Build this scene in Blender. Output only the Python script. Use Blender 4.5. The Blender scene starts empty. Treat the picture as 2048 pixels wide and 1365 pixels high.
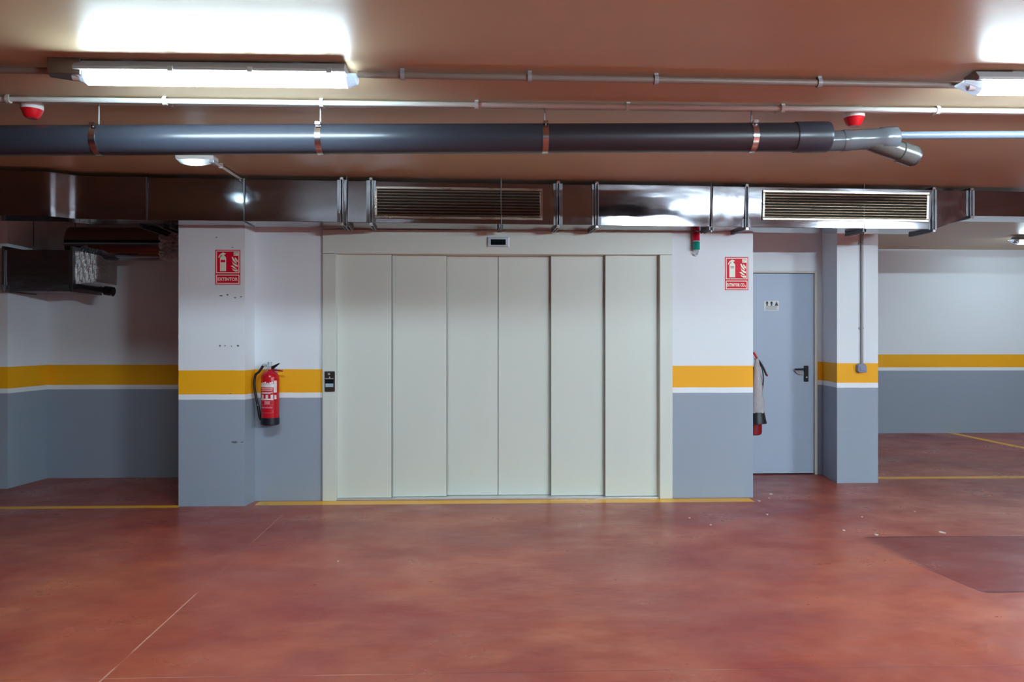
import bpy, bmesh, math, random
from mathutils import Vector, Matrix
random.seed(7)
PI = math.pi
C = bpy.context.scene.collection
# ------------------------------------------------------------------ camera frame
F = 1500.0; TH = math.radians(1.9); H = 1.39; CX, CY = 1024.0, 676.0
FWD = Vector((math.sin(TH), math.cos(TH), 0)); RGT = Vector((math.cos(TH), -math.sin(TH), 0)); UP = Vector((0, 0, 1))
EYE = Vector((0, 0, H))
def ray(px, py): return FWD*F + RGT*(px-CX) + UP*(CY-py)
def at(px, py, Y):                      # point of the pixel's line of sight on the plane Y
    r = ray(px, py); return EYE + r*(Y/r.y)
def fl(px, py):                         # on the floor
    r = ray(px, py); return EYE + r*(-H/r.z)
def ceil(px, py, z):
    r = ray(px, py); return EYE + r*((z-H)/r.z)
ZC = 2.677
cam = bpy.data.cameras.new('camera'); co = bpy.data.objects.new('camera', cam); C.objects.link(co)
cam.sensor_width = 36; cam.lens = 36*F/2048; cam.shift_y = -6.5/2048
cam.clip_start = .05; cam.clip_end = 100
co.location = EYE; co.rotation_euler = (PI/2, 0, -TH)
bpy.context.scene.camera = co
vs = bpy.context.scene.view_settings
vs.view_transform = 'Standard'; vs.look = 'None'; vs.gamma = 1; vs.exposure = 2.25; vs.use_curve_mapping = False
cy = bpy.context.scene.cycles
try:
    cy.use_denoising = True; cy.use_adaptive_sampling = True; cy.adaptive_threshold = .04; cy.max_bounces = 6; cy.diffuse_bounces = 4; cy.glossy_bounces = 3
    cy.transmission_bounces = 6; cy.blur_glossy = 0.5; cy.sample_clamp_indirect = 6
except Exception: pass
w = bpy.data.worlds.new('world'); bpy.context.scene.world = w; w.use_nodes = True
w.node_tree.nodes['Background'].inputs[0].default_value = (.25, .32, .5, 1)
w.node_tree.nodes['Background'].inputs[1].default_value = 0.02

# ------------------------------------------------------------------ materials
def lin(c):
    return tuple(((x/255)/12.92 if x/255 <= .04045 else ((x/255+.055)/1.055)**2.4) for x in c) + (1,)
class N:
    def __init__(s, name):
        s.m = bpy.data.materials.new(name); s.m.use_nodes = True; s.t = s.m.node_tree; s.b = s.t.nodes['Principled BSDF']
    def n(s, typ, **kw):
        n = s.t.nodes.new(typ)
        for k, v in kw.items(): setattr(n, k, v)
        return n
    def l(s, a, b): s.t.links.new(a, b)
    def inp(s, sock, v):
        if hasattr(v, 'links'): s.l(v, sock)
        else: sock.default_value = v
    def math(s, op, a, b=0.0, c=None, clamp=False):
        n = s.n('ShaderNodeMath', operation=op, use_clamp=clamp); s.inp(n.inputs[0], a); s.inp(n.inputs[1], b)
        if c is not None: s.inp(n.inputs[2], c)
        return n.outputs[0]
    def mix(s, f, a, b, blend='MIX'):
        n = s.n('ShaderNodeMix', data_type='RGBA', blend_type=blend); s.inp(n.inputs[0], f); s.inp(n.inputs[6], a); s.inp(n.inputs[7], b)
        return n.outputs[2]
    def noise(s, scale, detail=3, vec=None, rough=.5):
        n = s.n('ShaderNodeTexNoise'); n.inputs['Scale'].default_value = scale; n.inputs['Detail'].default_value = detail; n.inputs['Roughness'].default_value = rough
        if vec is not None: s.l(vec, n.inputs['Vector'])
        return n.outputs[0]
    def pos(s): 
        if not hasattr(s, '_p'): s._p = s.n('ShaderNodeNewGeometry').outputs['Position']
        return s._p
    def xyz(s):
        if not hasattr(s, '_x'):
            n = s.n('ShaderNodeSeparateXYZ'); s.l(s.pos(), n.inputs[0]); s._x = n.outputs
        return s._x
    def scaled(s, v):
        n = s.n('ShaderNodeVectorMath', operation='MULTIPLY'); s.l(s.pos(), n.inputs[0]); n.inputs[1].default_value = v
        return n.outputs[0]
    def rng(s, v, a, b, c, d, smooth=False):
        n = s.n('ShaderNodeMapRange'); s.inp(n.inputs[0], v)
        if smooth: n.interpolation_type = 'SMOOTHSTEP'
        for i, x in enumerate((a, b, c, d)): n.inputs[i+1].default_value = x
        return n.outputs[0]
    def step(s, v, a, soft=.002): return s.rng(v, a-soft, a+soft, 0, 1)
    def band(s, v, a, b, soft=.002): return s.math('MULTIPLY', s.step(v, a, soft), s.math('SUBTRACT', 1.0, s.step(v, b, soft)))
    def bump(s, h, strength=.2, dist=.01):
        n = s.n('ShaderNodeBump'); n.inputs['Strength'].default_value = strength; n.inputs['Distance'].default_value = dist
        s.l(h, n.inputs['Height']); s.l(n.outputs[0], s.b.inputs['Normal'])
def simple(name, col, rough=.5, metal=0.0, vary=.06, scale=12, bump=0, emit=None, estr=0, spec=None, trans=0, alpha=1):
    k = N(name); c = lin(col)
    nz = k.noise(scale, 3)
    k.l(k.mix(nz, tuple(x*(1-vary) for x in c[:3])+(1,), tuple(min(1, x*(1+vary)) for x in c[:3])+(1,)), k.b.inputs['Base Color'])
    k.b.inputs['Roughness'].default_value = rough; k.b.inputs['Metallic'].default_value = metal
    if spec is not None: k.b.inputs['Specular IOR Level'].default_value = spec
    if bump: k.bump(k.noise(scale*8, 4), bump, .004)
    if emit: k.b.inputs['Emission Color'].default_value = emit; k.b.inputs['Emission Strength'].default_value = estr
    if trans: k.b.inputs['Transmission Weight'].default_value = trans
    if alpha < 1: k.b.inputs['Alpha'].default_value = alpha
    return k.m
def wall_mat(name, zs, spots=()):
    k = N(name); x = k.xyz()
    z = k.math('ADD', x[2], k.math('MULTIPLY', k.math('SUBTRACT', k.noise(5, 4), .5), .006))
    c = k.mix(k.step(z, zs[0]), lin((152, 164, 180)), lin((236, 242, 248)))
    c = k.mix(k.step(z, zs[1]), c, lin((250, 178, 0)))
    c = k.mix(k.step(z, zs[2]), c, lin((230, 236, 243)))
    mott = k.noise(1.7, 4)
    c = k.mix(1.0, c, k.mix(mott, (.93, .93, .93, 1), (1.03, 1.03, 1.03, 1)), 'MULTIPLY')
    scuff = k.rng(k.noise(6, 6, k.scaled((1.0, 1.0, .35)), .7), .63, .74, 0, .16)
    low = k.rng(x[2], .0, .5, 1, 0)
    c = k.mix(k.math('MULTIPLY', scuff, low), c, lin((95, 96, 98)))
    h = k.noise(70, 3)
    if spots:
        acc = None
        nv = k.noise(90, 2)
        for (sx, sz, rx, rz) in spots:
            dx = k.math('DIVIDE', k.math('SUBTRACT', x[0], sx), rx); dz = k.math('DIVIDE', k.math('SUBTRACT', x[2], sz), rz)
            d = k.math('ADD', k.math('MULTIPLY', dx, dx), k.math('MULTIPLY', dz, dz))
            m = k.rng(k.math('ADD', d, k.math('MULTIPLY', nv, 1.1)), 1.3, 1.5, 1, 0)
            acc = m if acc is None else k.math('MAXIMUM', acc, m)
        c = k.mix(acc, c, lin((96, 100, 108)))
        h = k.math('SUBTRACT', h, k.math('MULTIPLY', acc, 1.5))
    k.l(c, k.b.inputs['Base Color'])
    k.b.inputs['Roughness'].default_value = .62
    k.bump(k.math('ADD', h, k.math('MULTIPLY', k.noise(3, 2), 3.0)), .12, .004)
    return k.m
def sp(px, py, Y, rx, rz):
    p = at(px, py, Y); return (p.x, p.z, rx, rz)
YP = 6.26
chips = [sp(442, 592, YP, .016, .006), sp(455, 590, YP, .008, .008), sp(470, 596, YP, .012, .005), sp(482, 594, YP, .008, .005), sp(440, 692, YP, .008, .008),
         sp(450, 692, YP, .006, .006), sp(463, 693, YP, .005, .005), sp(476, 692, YP, .010, .008), sp(465, 495, YP, .008, .004), sp(433, 475, YP, .006, .005),
         sp(469, 885, YP, .028, .010), sp(484, 885, YP, .014, .004), sp(461, 788, YP, .012, .003)]
seam = [sp(498.5, y, 6.3, .006, r) for y, r in ((556, .02), (577, .02), (612, .05), (660, .04), (690, .05), (725, .02))]
M = {}
M['wl'] = wall_mat('wall_paint_left', (.879, .922, 1.122))
M['wp'] = wall_mat('wall_paint_chipped', (.879, .922, 1.122), chips)
M['wr'] = wall_mat('wall_paint_right', (.912, .959, 1.147))
# floor -------------------------------------------------------------
def floor_mat():
    k = N('red_painted_concrete'); x = k.xyz(); X, Y = x[0], x[1]
    st = k.noise(.75, 5, k.scaled((.9, 1.1, 1)), .6)
    st2 = k.noise(2.1, 5, k.scaled((.9, 1.2, 1)), .6)
    c = k.mix(k.rng(st, .38, .62, 0, 1), lin((158, 66, 52)), lin((190, 102, 74)))
    c = k.mix(k.rng(st2, .40, .66, 0, .6), c, lin((136, 46, 52)))
    wear = k.rng(k.noise(1.15, 5, k.scaled((.8, 1.1, 1)), .6), .50, .74, 0, .40, True)
    c = k.mix(wear, c, lin((206, 140, 124)))
    # resurfaced patch on the right: straight far edge, wandering near edge
    a, b, cc, d, e = fl(1728, 1077), fl(1820, 1125), fl(1893, 1176), fl(1960, 1183), fl(2060, 1182)
    ramp = k.n('ShaderNodeFloatCurve'); cv = ramp.mapping.curves[0]
    x0, x1 = a.x, a.x+6.0
    pts = [(a.x, a.y), ((a.x+b.x)/2-.01, (a.y+b.y)/2-.03), (b.x, b.y), (cc.x, cc.y), (d.x, d.y), (e.x, e.y), (x1, e.y-.1)]
    pts = sorted([((p-x0)/(x1-x0), (q-2.0)/4.0) for p, q in pts])
    cv.points[0].location = pts[0]; cv.points[1].location = pts[-1]
    for p in pts[1:-1]: cv.points.new(*p)
    for p in cv.points: p.handle_type = 'VECTOR'
    ramp.mapping.update()
    k.l(k.math('DIVIDE', k.math('SUBTRACT', X, x0), x1-x0), ramp.inputs['Value'])
    low = k.math('ADD', k.math('MULTIPLY', ramp.outputs[0], 4.0), 2.0)
    wob = k.math('MULTIPLY', k.math('SUBTRACT', k.noise(1.8, 3), .5), .24)
    dl = k.math('SUBTRACT', k.math('ADD', Y, wob), low)
    inx = k.step(X, x0+.02, .03); top = k.math('SUBTRACT', a.y+.04, k.math('ADD', Y, k.math('MULTIPLY', wob, .06)))
    dd = k.math('MINIMUM', dl, top)
    patch = k.math('MULTIPLY', k.rng(dd, 0, .02, 0, 1), inx)
    c = k.mix(k.math('MULTIPLY', patch, .75), c, lin((118, 34, 40)))
    rim = k.math('MULTIPLY', k.rng(k.math('ABSOLUTE', k.math('SUBTRACT', dd, .022)), 0, .024, 1, 0, True), inx)
    c = k.mix(k.math('MULTIPLY', rim, .8), c, lin((84, 24, 26)))
    # saw-cut joint running away from the camera, plus one across
    p, q = fl(200, 1365), fl(560, 1035)
    t = k.math('DIVIDE', k.math('SUBTRACT', Y, p.y), q.y-p.y)
    jx = k.math('ADD', p.x, k.math('MULTIPLY', t, q.x-p.x))
    jw = k.math('MULTIPLY', k.math('SUBTRACT', k.noise(7, 3), .5), .02)
    dj = k.math('ABSOLUTE', k.math('ADD', k.math('SUBTRACT', X, jx), jw))
    brk = k.math('MAXIMUM', k.band(Y, fl(500, 1302).y, fl(500, 1187).y, .03), k.math('SUBTRACT', 1.0, k.step(Y, fl(500, 1332).y, .03)))
    brk = k.math('MAXIMUM', brk, k.math('MULTIPLY', k.step(Y, fl(500, 1086).y, .06), .5)); brk = k.math('MAXIMUM', brk, .13)
    j1 = k.math('MULTIPLY', k.rng(dj, .002, .0055, 1, 0), k.math('MULTIPLY', brk, k.math('SUBTRACT', 1.0, k.step(Y, q.y+.1))))
    c = k.mix(k.math('MULTIPLY', j1, .75), c, lin((222, 168, 146)))
    r = fl(1024, 1346); dy = k.math('ABSOLUTE', k.math('ADD', k.math('SUBTRACT', Y, r.y), k.math('MULTIPLY', jw, .5)))
    brk2 = k.rng(k.noise(1.7, 2, k.scaled((1, .05, 1))), .5, .62, 0, 1)
    j2 = k.rng(dy, .001, .004, 1, 0)
    c = k.mix(k.math('MULTIPLY', j2, k.math('MULTIPLY', brk2, .6)), c, lin((214, 160, 140)))
    c = k.mix(k.math('MULTIPLY', j2, k.math('MULTIPLY', k.math('SUBTRACT', 1.0, brk2), .45)), c, lin((90, 40, 36)))
    # bare cement dust along the wall feet
    dust = k.rng(k.noise(9, 5, k.scaled((1, 2.5, 1))), .52, .7, 0, .45)
    near = k.math('MULTIPLY', k.band(Y, 6.05, 6.42, .14), k.band(X, -3.4, -1.6, .3))
    c = k.mix(k.math('MULTIPLY', near, dust), c, lin((186, 150, 140)))
    # yellow lines
    jit = k.math('MULTIPLY', k.math('SUBTRACT', k.noise(16, 3), .5), .008)
    Yj, Xj = k.math('ADD', Y, jit), k.math('ADD', X, jit)
    ym = k.math('MULTIPLY', k.band(Yj, 6.30, 6.415, .004), k.math('SUBTRACT', k.step(X, fl(1506, 1003).x, .006), k.band(X, -2.57, -2.05)))
    L1 = k.math('MULTIPLY', k.band(Yj, 6.285, 6.425, .004), k.band(X, fl(513, 1008).x, fl(1508, 1003).x, .006))
    L2 = k.math('MULTIPLY', k.band(Yj, 6.215, 6.305, .004), k.math('SUBTRACT', 1.0, k.step(X, fl(357, 1015).x)))
    L3 = k.math('MULTIPLY', k.band(Yj, 7.25, 7.36, .004), k.step(X, 3.5))
    lp = fl(1900, 866).x
    L4 = k.math('MULTIPLY', k.band(Xj, lp-.055, lp+.055, .004), k.step(Y, 7.36))
    lines = k.math('MAXIMUM', k.math('MAXIMUM', L1, L2), k.math('MAXIMUM', L3, L4))
    thin = k.rng(k.noise(30, 3), .68, .78, 1, .55)
    c = k.mix(k.math('MULTIPLY', lines, thin), c, lin((255, 188, 0)))
    k.l(c, k.b.inputs['Base Color'])
    k.l(k.rng(st2, .3, .7, .24, .46), k.b.inputs['Roughness'])
    k.b.inputs['Specular IOR Level'].default_value = .5
    wave = k.noise(1.3, 4, k.scaled((.8, 1.2, 1)), .5)
    h = k.math('ADD', k.math('MULTIPLY', wave, 1.0), k.math('MULTIPLY', k.noise(6, 2, k.scaled((.7, 1.2, 1))), .04))
    h = k.math('SUBTRACT', h, k.math('MULTIPLY', patch, .10)); h = k.math('SUBTRACT', h, k.math('MULTIPLY', k.math('MAXIMUM', j1, j2), .03))
    k.bump(h, .6, .06)
    return k.m
M['floor'] = floor_mat()
def ceil_mat():
    k = N('ceiling_skim_coat')
    n1 = k.noise(1.3, 5, k.scaled((.6, 1.5, 1)))
    k.l(k.mix(n1, lin((188, 162, 128)), lin((206, 182, 146))), k.b.inputs['Base Color'])
    k.b.inputs['Roughness'].default_value = .40; k.b.inputs['Specular IOR Level'].default_value = .5
    k.bump(k.math('ADD', k.math('MULTIPLY', n1, 1.0), k.math('MULTIPLY', k.noise(14, 3, k.scaled((.4, 1.6, 1))), .12)), .5, .012)
    return k.m
M['ceil'] = ceil_mat()
def lift_mat():
    k = N('cream_skinplate'); x = k.xyz()
    k.l(k.mix(k.noise(2, 3), lin((210, 216, 208)), lin((216, 222, 214))), k.b.inputs['Base Color'])
    k.b.inputs['Roughness'].default_value = .42
    g = k.math('MULTIPLY', k.math('SINE', k.math('MULTIPLY', x[2], 900.0)), k.math('SINE', k.math('MULTIPLY', x[0], 900.0)))
    k.bump(k.math('ADD', k.math('MULTIPLY', g, .3), k.noise(160, 2)), .08, .001)
    return k.m
M['lift'] = lift_mat()
M['lift_edge_shade'] = simple('panel_edge_shade', (84, 84, 74), .5)  # dark colour stands for the shadow line along each panel edge
def galv(name, col, rough, bumpd=.12, scale=5):
    k = N(name)
    sp_ = k.n('ShaderNodeTexVoronoi'); sp_.inputs['Scale'].default_value = 30
    c = lin(col)
    k.l(k.mix(sp_.outputs['Color'], tuple(v*.94 for v in c[:3])+(1,), tuple(min(1, v*1.05) for v in c[:3])+(1,)), k.b.inputs['Base Color'])
    k.b.inputs['Metallic'].default_value = 1
    k.l(k.rng(k.noise(4, 3), .3, .7, rough*.8, rough*1.25), k.b.inputs['Roughness'])
    k.bump(k.noise(scale, 2), bumpd, .02)
    return k.m
M['duct'] = galv('galvanised_duct_sheet', (132, 128, 134), .11, .07, 2.5)
M['rail'] = galv('galvanised_flange_rail', (118, 116, 120), .4, .03, 20)
M['foil'] = galv('crumpled_foil', (222, 226, 228), .38, 1.0, 16)
M['grille'] = galv('anodised_grille', (160, 150, 140), .30, .05, 8)
M['blade'] = simple('dim_louvre_metal', (176, 150, 126), .32, .8)
M['chrome'] = simple('zinc_plated_clamp', (200, 200, 204), .18, 1)
M['dark'] = simple('dark_void', (10, 10, 13), .8)
M['pvc'] = simple('dark_grey_pvc', (48, 52, 62), .32, vary=.04, scale=4)
M['pvc_dk'] = simple('charcoal_pvc', (44, 42, 50), .38, vary=.04, scale=4)
M['pvc_br'] = simple('brown_grey_pvc', (74, 72, 70), .22)
M['pvc_mid'] = simple('grey_pvc_fitting', (88, 92, 98), .2, vary=.05, scale=6)
M['pvc_thin'] = simple('blue_grey_pvc', (104, 116, 134), .3)
M['white_pl'] = simple('white_plastic', (226, 228, 230), .38)
M['lamp_body'] = simple('grey_lamp_housing', (150, 152, 156), .45)
M['steel_tray'] = simple('brushed_steel_tray', (150, 148, 148), .38, 1)
def emis(name, col, s):
    k = N(name); k.b.inputs['Base Color'].default_value = (.8, .8, .8, 1); k.b.inputs['Roughness'].default_value = .3
    k.b.inputs['Emission Color'].default_value = col; k.b.inputs['Emission Strength'].default_value = s
    n = k.noise(3, 1); k.l(k.rng(n, 0, 1, s*.97, s*1.03), k.b.inputs['Emission Strength'])
    return k.m
LAMP = 24.0
M['tube'] = emis('lit_prismatic_diffuser', (.72, .95, 1.06, 1), LAMP)
def lens_mat(xc):
    k = N('glowing_emergency_lens'); k.b.inputs['Base Color'].default_value = (.7, .75, .8, 1); k.b.inputs['Roughness'].default_value = .3
    k.b.inputs['Emission Color'].default_value = (.55, .86, 1.0, 1)
    d = k.math('ABSOLUTE', k.math('SUBTRACT', k.xyz()[0], xc)); g = k.rng(d, 0, .13, 1, 0, True)
    k.l(k.math('ADD', k.math('MULTIPLY', k.math('POWER', g, 3.0), 2.2), .06), k.b.inputs['Emission Strength']); return k.m
M['weak'] = emis('lit_dimmed_tube_diffuser', (.72, .95, 1.06, 1), LAMP*.35)  # far batten's output turned down to hold the far wall darker
M['fill'] = emis('added_fill_diffuser', (.72, .95, 1.06, 1), LAMP*8.2)  # much stronger unseen lamps, added to brighten the upper walls
M['led'] = emis('lit_emergency_lens', (.55, .85, 1.0, 1), 22.0)
M['clear'] = simple('clear_polycarbonate', (225, 232, 240), .25, trans=.4)
M['red_lens'] = simple('red_sounder_lens', (214, 22, 34), .28)
M['red_gl'] = simple('red_beacon_lens', (226, 30, 70), .16, trans=.25)
M['green_gl'] = simple('green_beacon_lens', (20, 160, 140), .16, trans=.25)
M['red'] = simple('red_gloss_enamel', (196, 22, 38), .22, vary=.04)
M['red_dk'] = simple('dark_red_enamel', (140, 20, 34), .35)
M['sign_red'] = simple('sign_red', (222, 8, 50), .45, vary=.02, spec=.15)
M['sign_pale'] = simple('luminescent_sign_print', (226, 232, 212), .4, vary=.02)
M['sign_grey'] = simple('grey_sign_print', (170, 120, 128), .5)
M['black'] = simple('black_rubber', (22, 24, 30), .45)
M['blackpl'] = simple('black_plastic', (16, 18, 24), .32)
M['navy'] = simple('dark_extinguisher_skirt', (20, 24, 42), .4)
M['lab_w'] = simple('white_label_print', (226, 222, 224), .4)
M['lab_p'] = simple('pink_label_print', (214, 130, 142), .4)
M['door'] = simple('pale_blue_steel_door', (165, 178, 198), .42, vary=.03, scale=3)
M['frame'] = simple('cream_door_frame', (222, 216, 202), .5)
M['steel'] = simple('stainless_sill', (225, 226, 228), .3, .6)
M['panel_br'] = simple('bronze_tinted_plate', (62, 52, 50), .3, .3)
M['screen'] = simple('dark_display_glass', (14, 24, 30), .12)
M['paleblue'] = simple('pale_blue_label', (158, 186, 194), .4)
M['alu'] = simple('silver_bezel', (196, 204, 214), .35, .3)
M['paper'] = simple('white_paper_notice', (224, 224, 222), .7)
M['ink'] = simple('grey_ink', (70, 74, 82), .7)
M['ink2'] = simple('pale_grey_ink', (150, 152, 158), .7)
M['conduit_dk'] = simple('grey_conduit', (132, 120, 112), .42)
M['cond_w'] = simple('white_conduit', (204, 208, 206), .4)
M['cond_g'] = simple('grey_wall_conduit', (158, 156, 156), .45)
M['jbox'] = simple('blue_grey_junction_box', (128, 136, 160), .5)
M['bag'] = simple('wrinkled_grey_plastic_cover', (186, 180, 184), .3, vary=.2, scale=14, bump=.8)
M['chip'] = simple('pale_paint_flake', (228, 216, 212), .7)

# ------------------------------------------------------------------ mesh helpers
ORG = {}
def obj(name, bm, mat, parent=None, loc=None, smooth=False, bevel=0, tags=None, bseg=2):
    """link bm (world coordinates) as one mesh object; origin at loc or at its root's"""
    if parent is not None: org = ORG[parent.name]
    elif loc is not None: org = Vector(loc)
    else:
        xs = [v.co for v in bm.verts]
        org = Vector(((min(v.x for v in xs)+max(v.x for v in xs))/2, (min(v.y for v in xs)+max(v.y for v in xs))/2, min(v.z for v in xs)))
    bmesh.ops.recalc_face_normals(bm, faces=bm.faces)
    me = bpy.data.meshes.new(name); bmesh.ops.translate(bm, verts=bm.verts, vec=-org)
    if smooth:
        for f in bm.faces: f.smooth = True
    bm.to_mesh(me); bm.free(); me.materials.append(mat)
    o = bpy.data.objects.new(name, me); C.objects.link(o); ORG[o.name] = org
    if parent is not None: o.parent = parent
    else: o.location = org
    if bevel:
        m = o.modifiers.new('bevel', 'BEVEL'); m.width = bevel; m.segments = bseg; m.limit_method = 'ANGLE'; m.angle_limit = math.radians(40)
    if smooth:
        try: me.set_sharp_from_angle(angle=math.radians(38))
        except Exception: pass
    return o
def thing(name, loc, label, cat, group=None):
    o = bpy.data.objects.new(name, None); C.objects.link(o); o.location = loc; o.empty_display_size = .1
    ORG[o.name] = Vector(loc); o['label'] = label; o['category'] = cat
    if group: o['group'] = group
    return o
def tag(o, label, cat, group=None):
    o['label'] = label; o['category'] = cat
    if group: o['group'] = group
    return o
def struct(name, bm, mat, parent=None, **kw):
    o = obj(name, bm, mat, parent, **kw)
    if parent is None: o['kind'] = 'structure'
    return o
def plabel(o, s): o['label'] = s; return o
def bx(bm, a, b):
    a, b = Vector(a), Vector(b)
    vs = [bm.verts.new((x, y, z)) for x in (a.x, b.x) for y in (a.y, b.y) for z in (a.z, b.z)]
    for f in ((0, 1, 3, 2), (4, 6, 7, 5), (0, 4, 5, 1), (2, 3, 7, 6), (0, 2, 6, 4), (1, 5, 7, 3)): bm.faces.new([vs[i] for i in f])
def box(a, b): bm = bmesh.new(); bx(bm, a, b); return bm
def hexa(bm, p):   # 4 bottom points, 4 top points
    v = [bm.verts.new(q) for q in p]
    for f in ((0, 1, 2, 3), (7, 6, 5, 4), (0, 4, 5, 1), (1, 5, 6, 2), (2, 6, 7, 3), (3, 7, 4, 0)): bm.faces.new([v[i] for i in f])
def prism(bm, poly, off):   # polygon of points extruded by the vector off
    a = [bm.verts.new(p) for p in poly]; b = [bm.verts.new(Vector(p)+Vector(off)) for p in poly]; n = len(a)
    bm.faces.new(a); bm.faces.new(b[::-1])
    for i in range(n): bm.faces.new((a[i], b[i], b[(i+1) % n], a[(i+1) % n]))
def frame_axes(d):
    d = Vector(d).normalized(); u = d.cross(Vector((0, 0, 1)))
    if u.length < .05: u = d.cross(Vector((0, 1, 0)))
    u.normalize(); return u, d.cross(u).normalized()
def tube(bm, pts, r, seg=16, cap=True, rs=None):
    pts = [Vector(p) for p in pts]; rings = []
    u = None
    for i, p in enumerate(pts):
        d = (pts[min(i+1, len(pts)-1)]-pts[max(i-1, 0)]).normalized()
        if u is None: u, v = frame_axes(d)
        else:
            u = (u-d*u.dot(d)).normalized(); v = d.cross(u).normalized()
        rr = rs[i] if rs else r
        rings.append([bm.verts.new(p+(u*math.cos(t)+v*math.sin(t))*rr) for t in (2*PI*k/seg for k in range(seg))])
    for a, b in zip(rings, rings[1:]):
        for k in range(seg): bm.faces.new((a[k], a[(k+1) % seg], b[(k+1) % seg], b[k]))
    if cap: bm.faces.new(rings[0]); bm.faces.new(rings[-1])
def lathe(bm, prof, c, axis=(0, 0, 1), seg=32):   # prof: (radius, height along the axis)
    ax = Vector(axis).normalized(); u, v = frame_axes(ax); c = Vector(c); rings = []
    for r, h in prof:
        if r < 1e-5: rings.append([bm.verts.new(c+ax*h)])
        else: rings.append([bm.verts.new(c+ax*h+(u*math.cos(t)+v*math.sin(t))*r) for t in (2*PI*k/seg for k in range(seg))])
    for a, b in zip(rings, rings[1:]):
        for k in range(seg):
            if len(a) == 1 and len(b) == 1: continue
            if len(a) == 1: bm.faces.new((a[0], b[k], b[(k+1) % seg]))
            elif len(b) == 1: bm.faces.new((a[k], a[(k+1) % seg], b[0]))
            else: bm.faces.new((a[k], a[(k+1) % seg], b[(k+1) % seg], b[k]))
    if len(rings[0]) > 1: bm.faces.new(rings[0])
    if len(rings[-1]) > 1: bm.faces.new(rings[-1])
def bez(p, n=16):
    p = [Vector(q) for q in p]; out = []
    for s in range(0, len(p)-1, 3):
        a, b, c, d = p[s:s+4]
        for i in range(n+(s+4 >= len(p))):
            t = i/n; out.append(a*(1-t)**3+b*3*t*(1-t)**2+c*3*t*t*(1-t)+d*t**3)
    return out
def smoothpath(p, n=8):
    p = [Vector(q) for q in p]; out = []
    for i in range(len(p)-1):
        a, b, c, d = p[max(i-1, 0)], p[i], p[i+1], p[min(i+2, len(p)-1)]
        for k in range(n):
            t = k/n; out.append(.5*((2*b)+(c-a)*t+(2*a-5*b+4*c-d)*t*t+(3*b-a-3*c+d)*t**3))
    out.append(p[-1]); return out
def text_bm(s, height, origin, width=None, bold=0.0, depth=.0012):
    """text standing in the XZ plane facing -Y, its centre at origin"""
    cu = bpy.data.curves.new('txt', 'FONT'); cu.body = s; cu.size = 1; cu.extrude = 0.02; cu.offset = bold; cu.resolution_u = 3
    o = bpy.data.objects.new('txt', cu); C.objects.link(o)
    bpy.context.view_layer.update(); dg = bpy.context.evaluated_depsgraph_get()
    me = bpy.data.meshes.new_from_object(o.evaluated_get(dg)); bm = bmesh.new(); bm.from_mesh(me)
    bpy.data.objects.remove(o); bpy.data.curves.remove(cu); bpy.data.meshes.remove(me)
    xs = [v.co.x for v in bm.verts]; ys = [v.co.y for v in bm.verts]
    x0, x1, y0, y1 = min(xs), max(xs), min(ys), max(ys); sy = height/(y1-y0); sx = (width/(x1-x0)) if width else sy
    for v in bm.verts:
        x, y, z = v.co; v.co = Vector(((x-(x0+x1)/2)*sx+origin[0], origin[1]-z/.02*depth/2, (y-(y0+y1)/2)*sy+origin[2]))
    return bm

# ------------------------------------------------------------------ room shell
YW = 6.45                                   # lift wall
XPL, XPR = at(357, 900, YP).x, at(490, 900, YP).x
XC = at(1506, 900, YW).x                    # right corner of the lift wall
YD = 7.51; YR = 7.57; YF = 10.72
XRS = at(15, 900, 7.05).x                   # recess side wall
a_ = at(1674, 900, 7.06); b_ = at(1756, 900, 7.06); d_ = at(1644, 900, YD)
struct('floor', box((-12, -12.2, -.1), (15, 11, 0)), M['floor'])
struct('ceiling', box((-12, -12.2, ZC), (15, 11, ZC+.1)), M['ceil'])
def foot(name, poly, mat, z0=0, z1=ZC, lab=None):
    bm = bmesh.new(); prism(bm, [Vector((x, y, z0)) for x, y in poly], (0, 0, z1-z0)); o = struct(name, bm, mat)
    if lab: o['label'] = lab
    return o
pb = at(512, 900, YW+.005).x
foot('wall_pillar_left', [(XPL, YP), (XPR, YP), (pb, YW+.05), (pb, YR), (XPL, YR)], M['wp'], lab='white and grey pillar with yellow band left of the lift')
XF0, XF1 = at(645, 700, YW-.02).x, at(1345, 700, YW-.02).x    # lift frame outer edges
foot('wall_front_left', [(pb-.02, YW), (XF0+.03, YW), (XF0+.03, YW+.3), (pb-.02, YW+.3)], M['wl'])
foot('wall_front_right', [(XF1-.03, YW), (XC, YW), (XC, YD+.1), (XF1-.03, YD+.1)], M['wr'])
ZF = at(1000, 461, YW-.02).z
foot('wall_front_lintel', [(XF0+.03, YW), (XF1-.03, YW), (XF1-.03, YW+.3), (XF0+.03, YW+.3)], M['wl'], ZF-.03, ZC)
foot('wall_recess_back', [(XRS-.1, YR), (XPL+.1, YR), (XPL+.1, YR+.2), (XRS-.1, YR+.2)], M['wl'])
foot('wall_recess_side', [(XRS, 7.05), (at(95, 900, YR).x, YR), (at(95, 900, YR).x, YR+.2), (-12, YR+.2), (-12, 7.05)], M['wl'])
xdr = at(1631, 900, YD).x
foot('wall_door_side', [(xdr+.02, YD), (d_.x, YD), (d_.x, YD+.2), (xdr+.02, YD+.2)], M['wr'])
zd = at(1570, 546, YD).z
foot('wall_door_lintel', [(XC-.1, YD), (xdr+.02, YD), (xdr+.02, YD+.2), (XC-.1, YD+.2)], M['wr'], zd+.02, ZC)
foot('wall_pillar_right', [(a_.x, 7.06), (b_.x, 7.06), (b_.x, YF), (d_.x, YF), (d_.x, YD)], M['wr'], lab='pillar right of the service door carrying a conduit')
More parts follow.
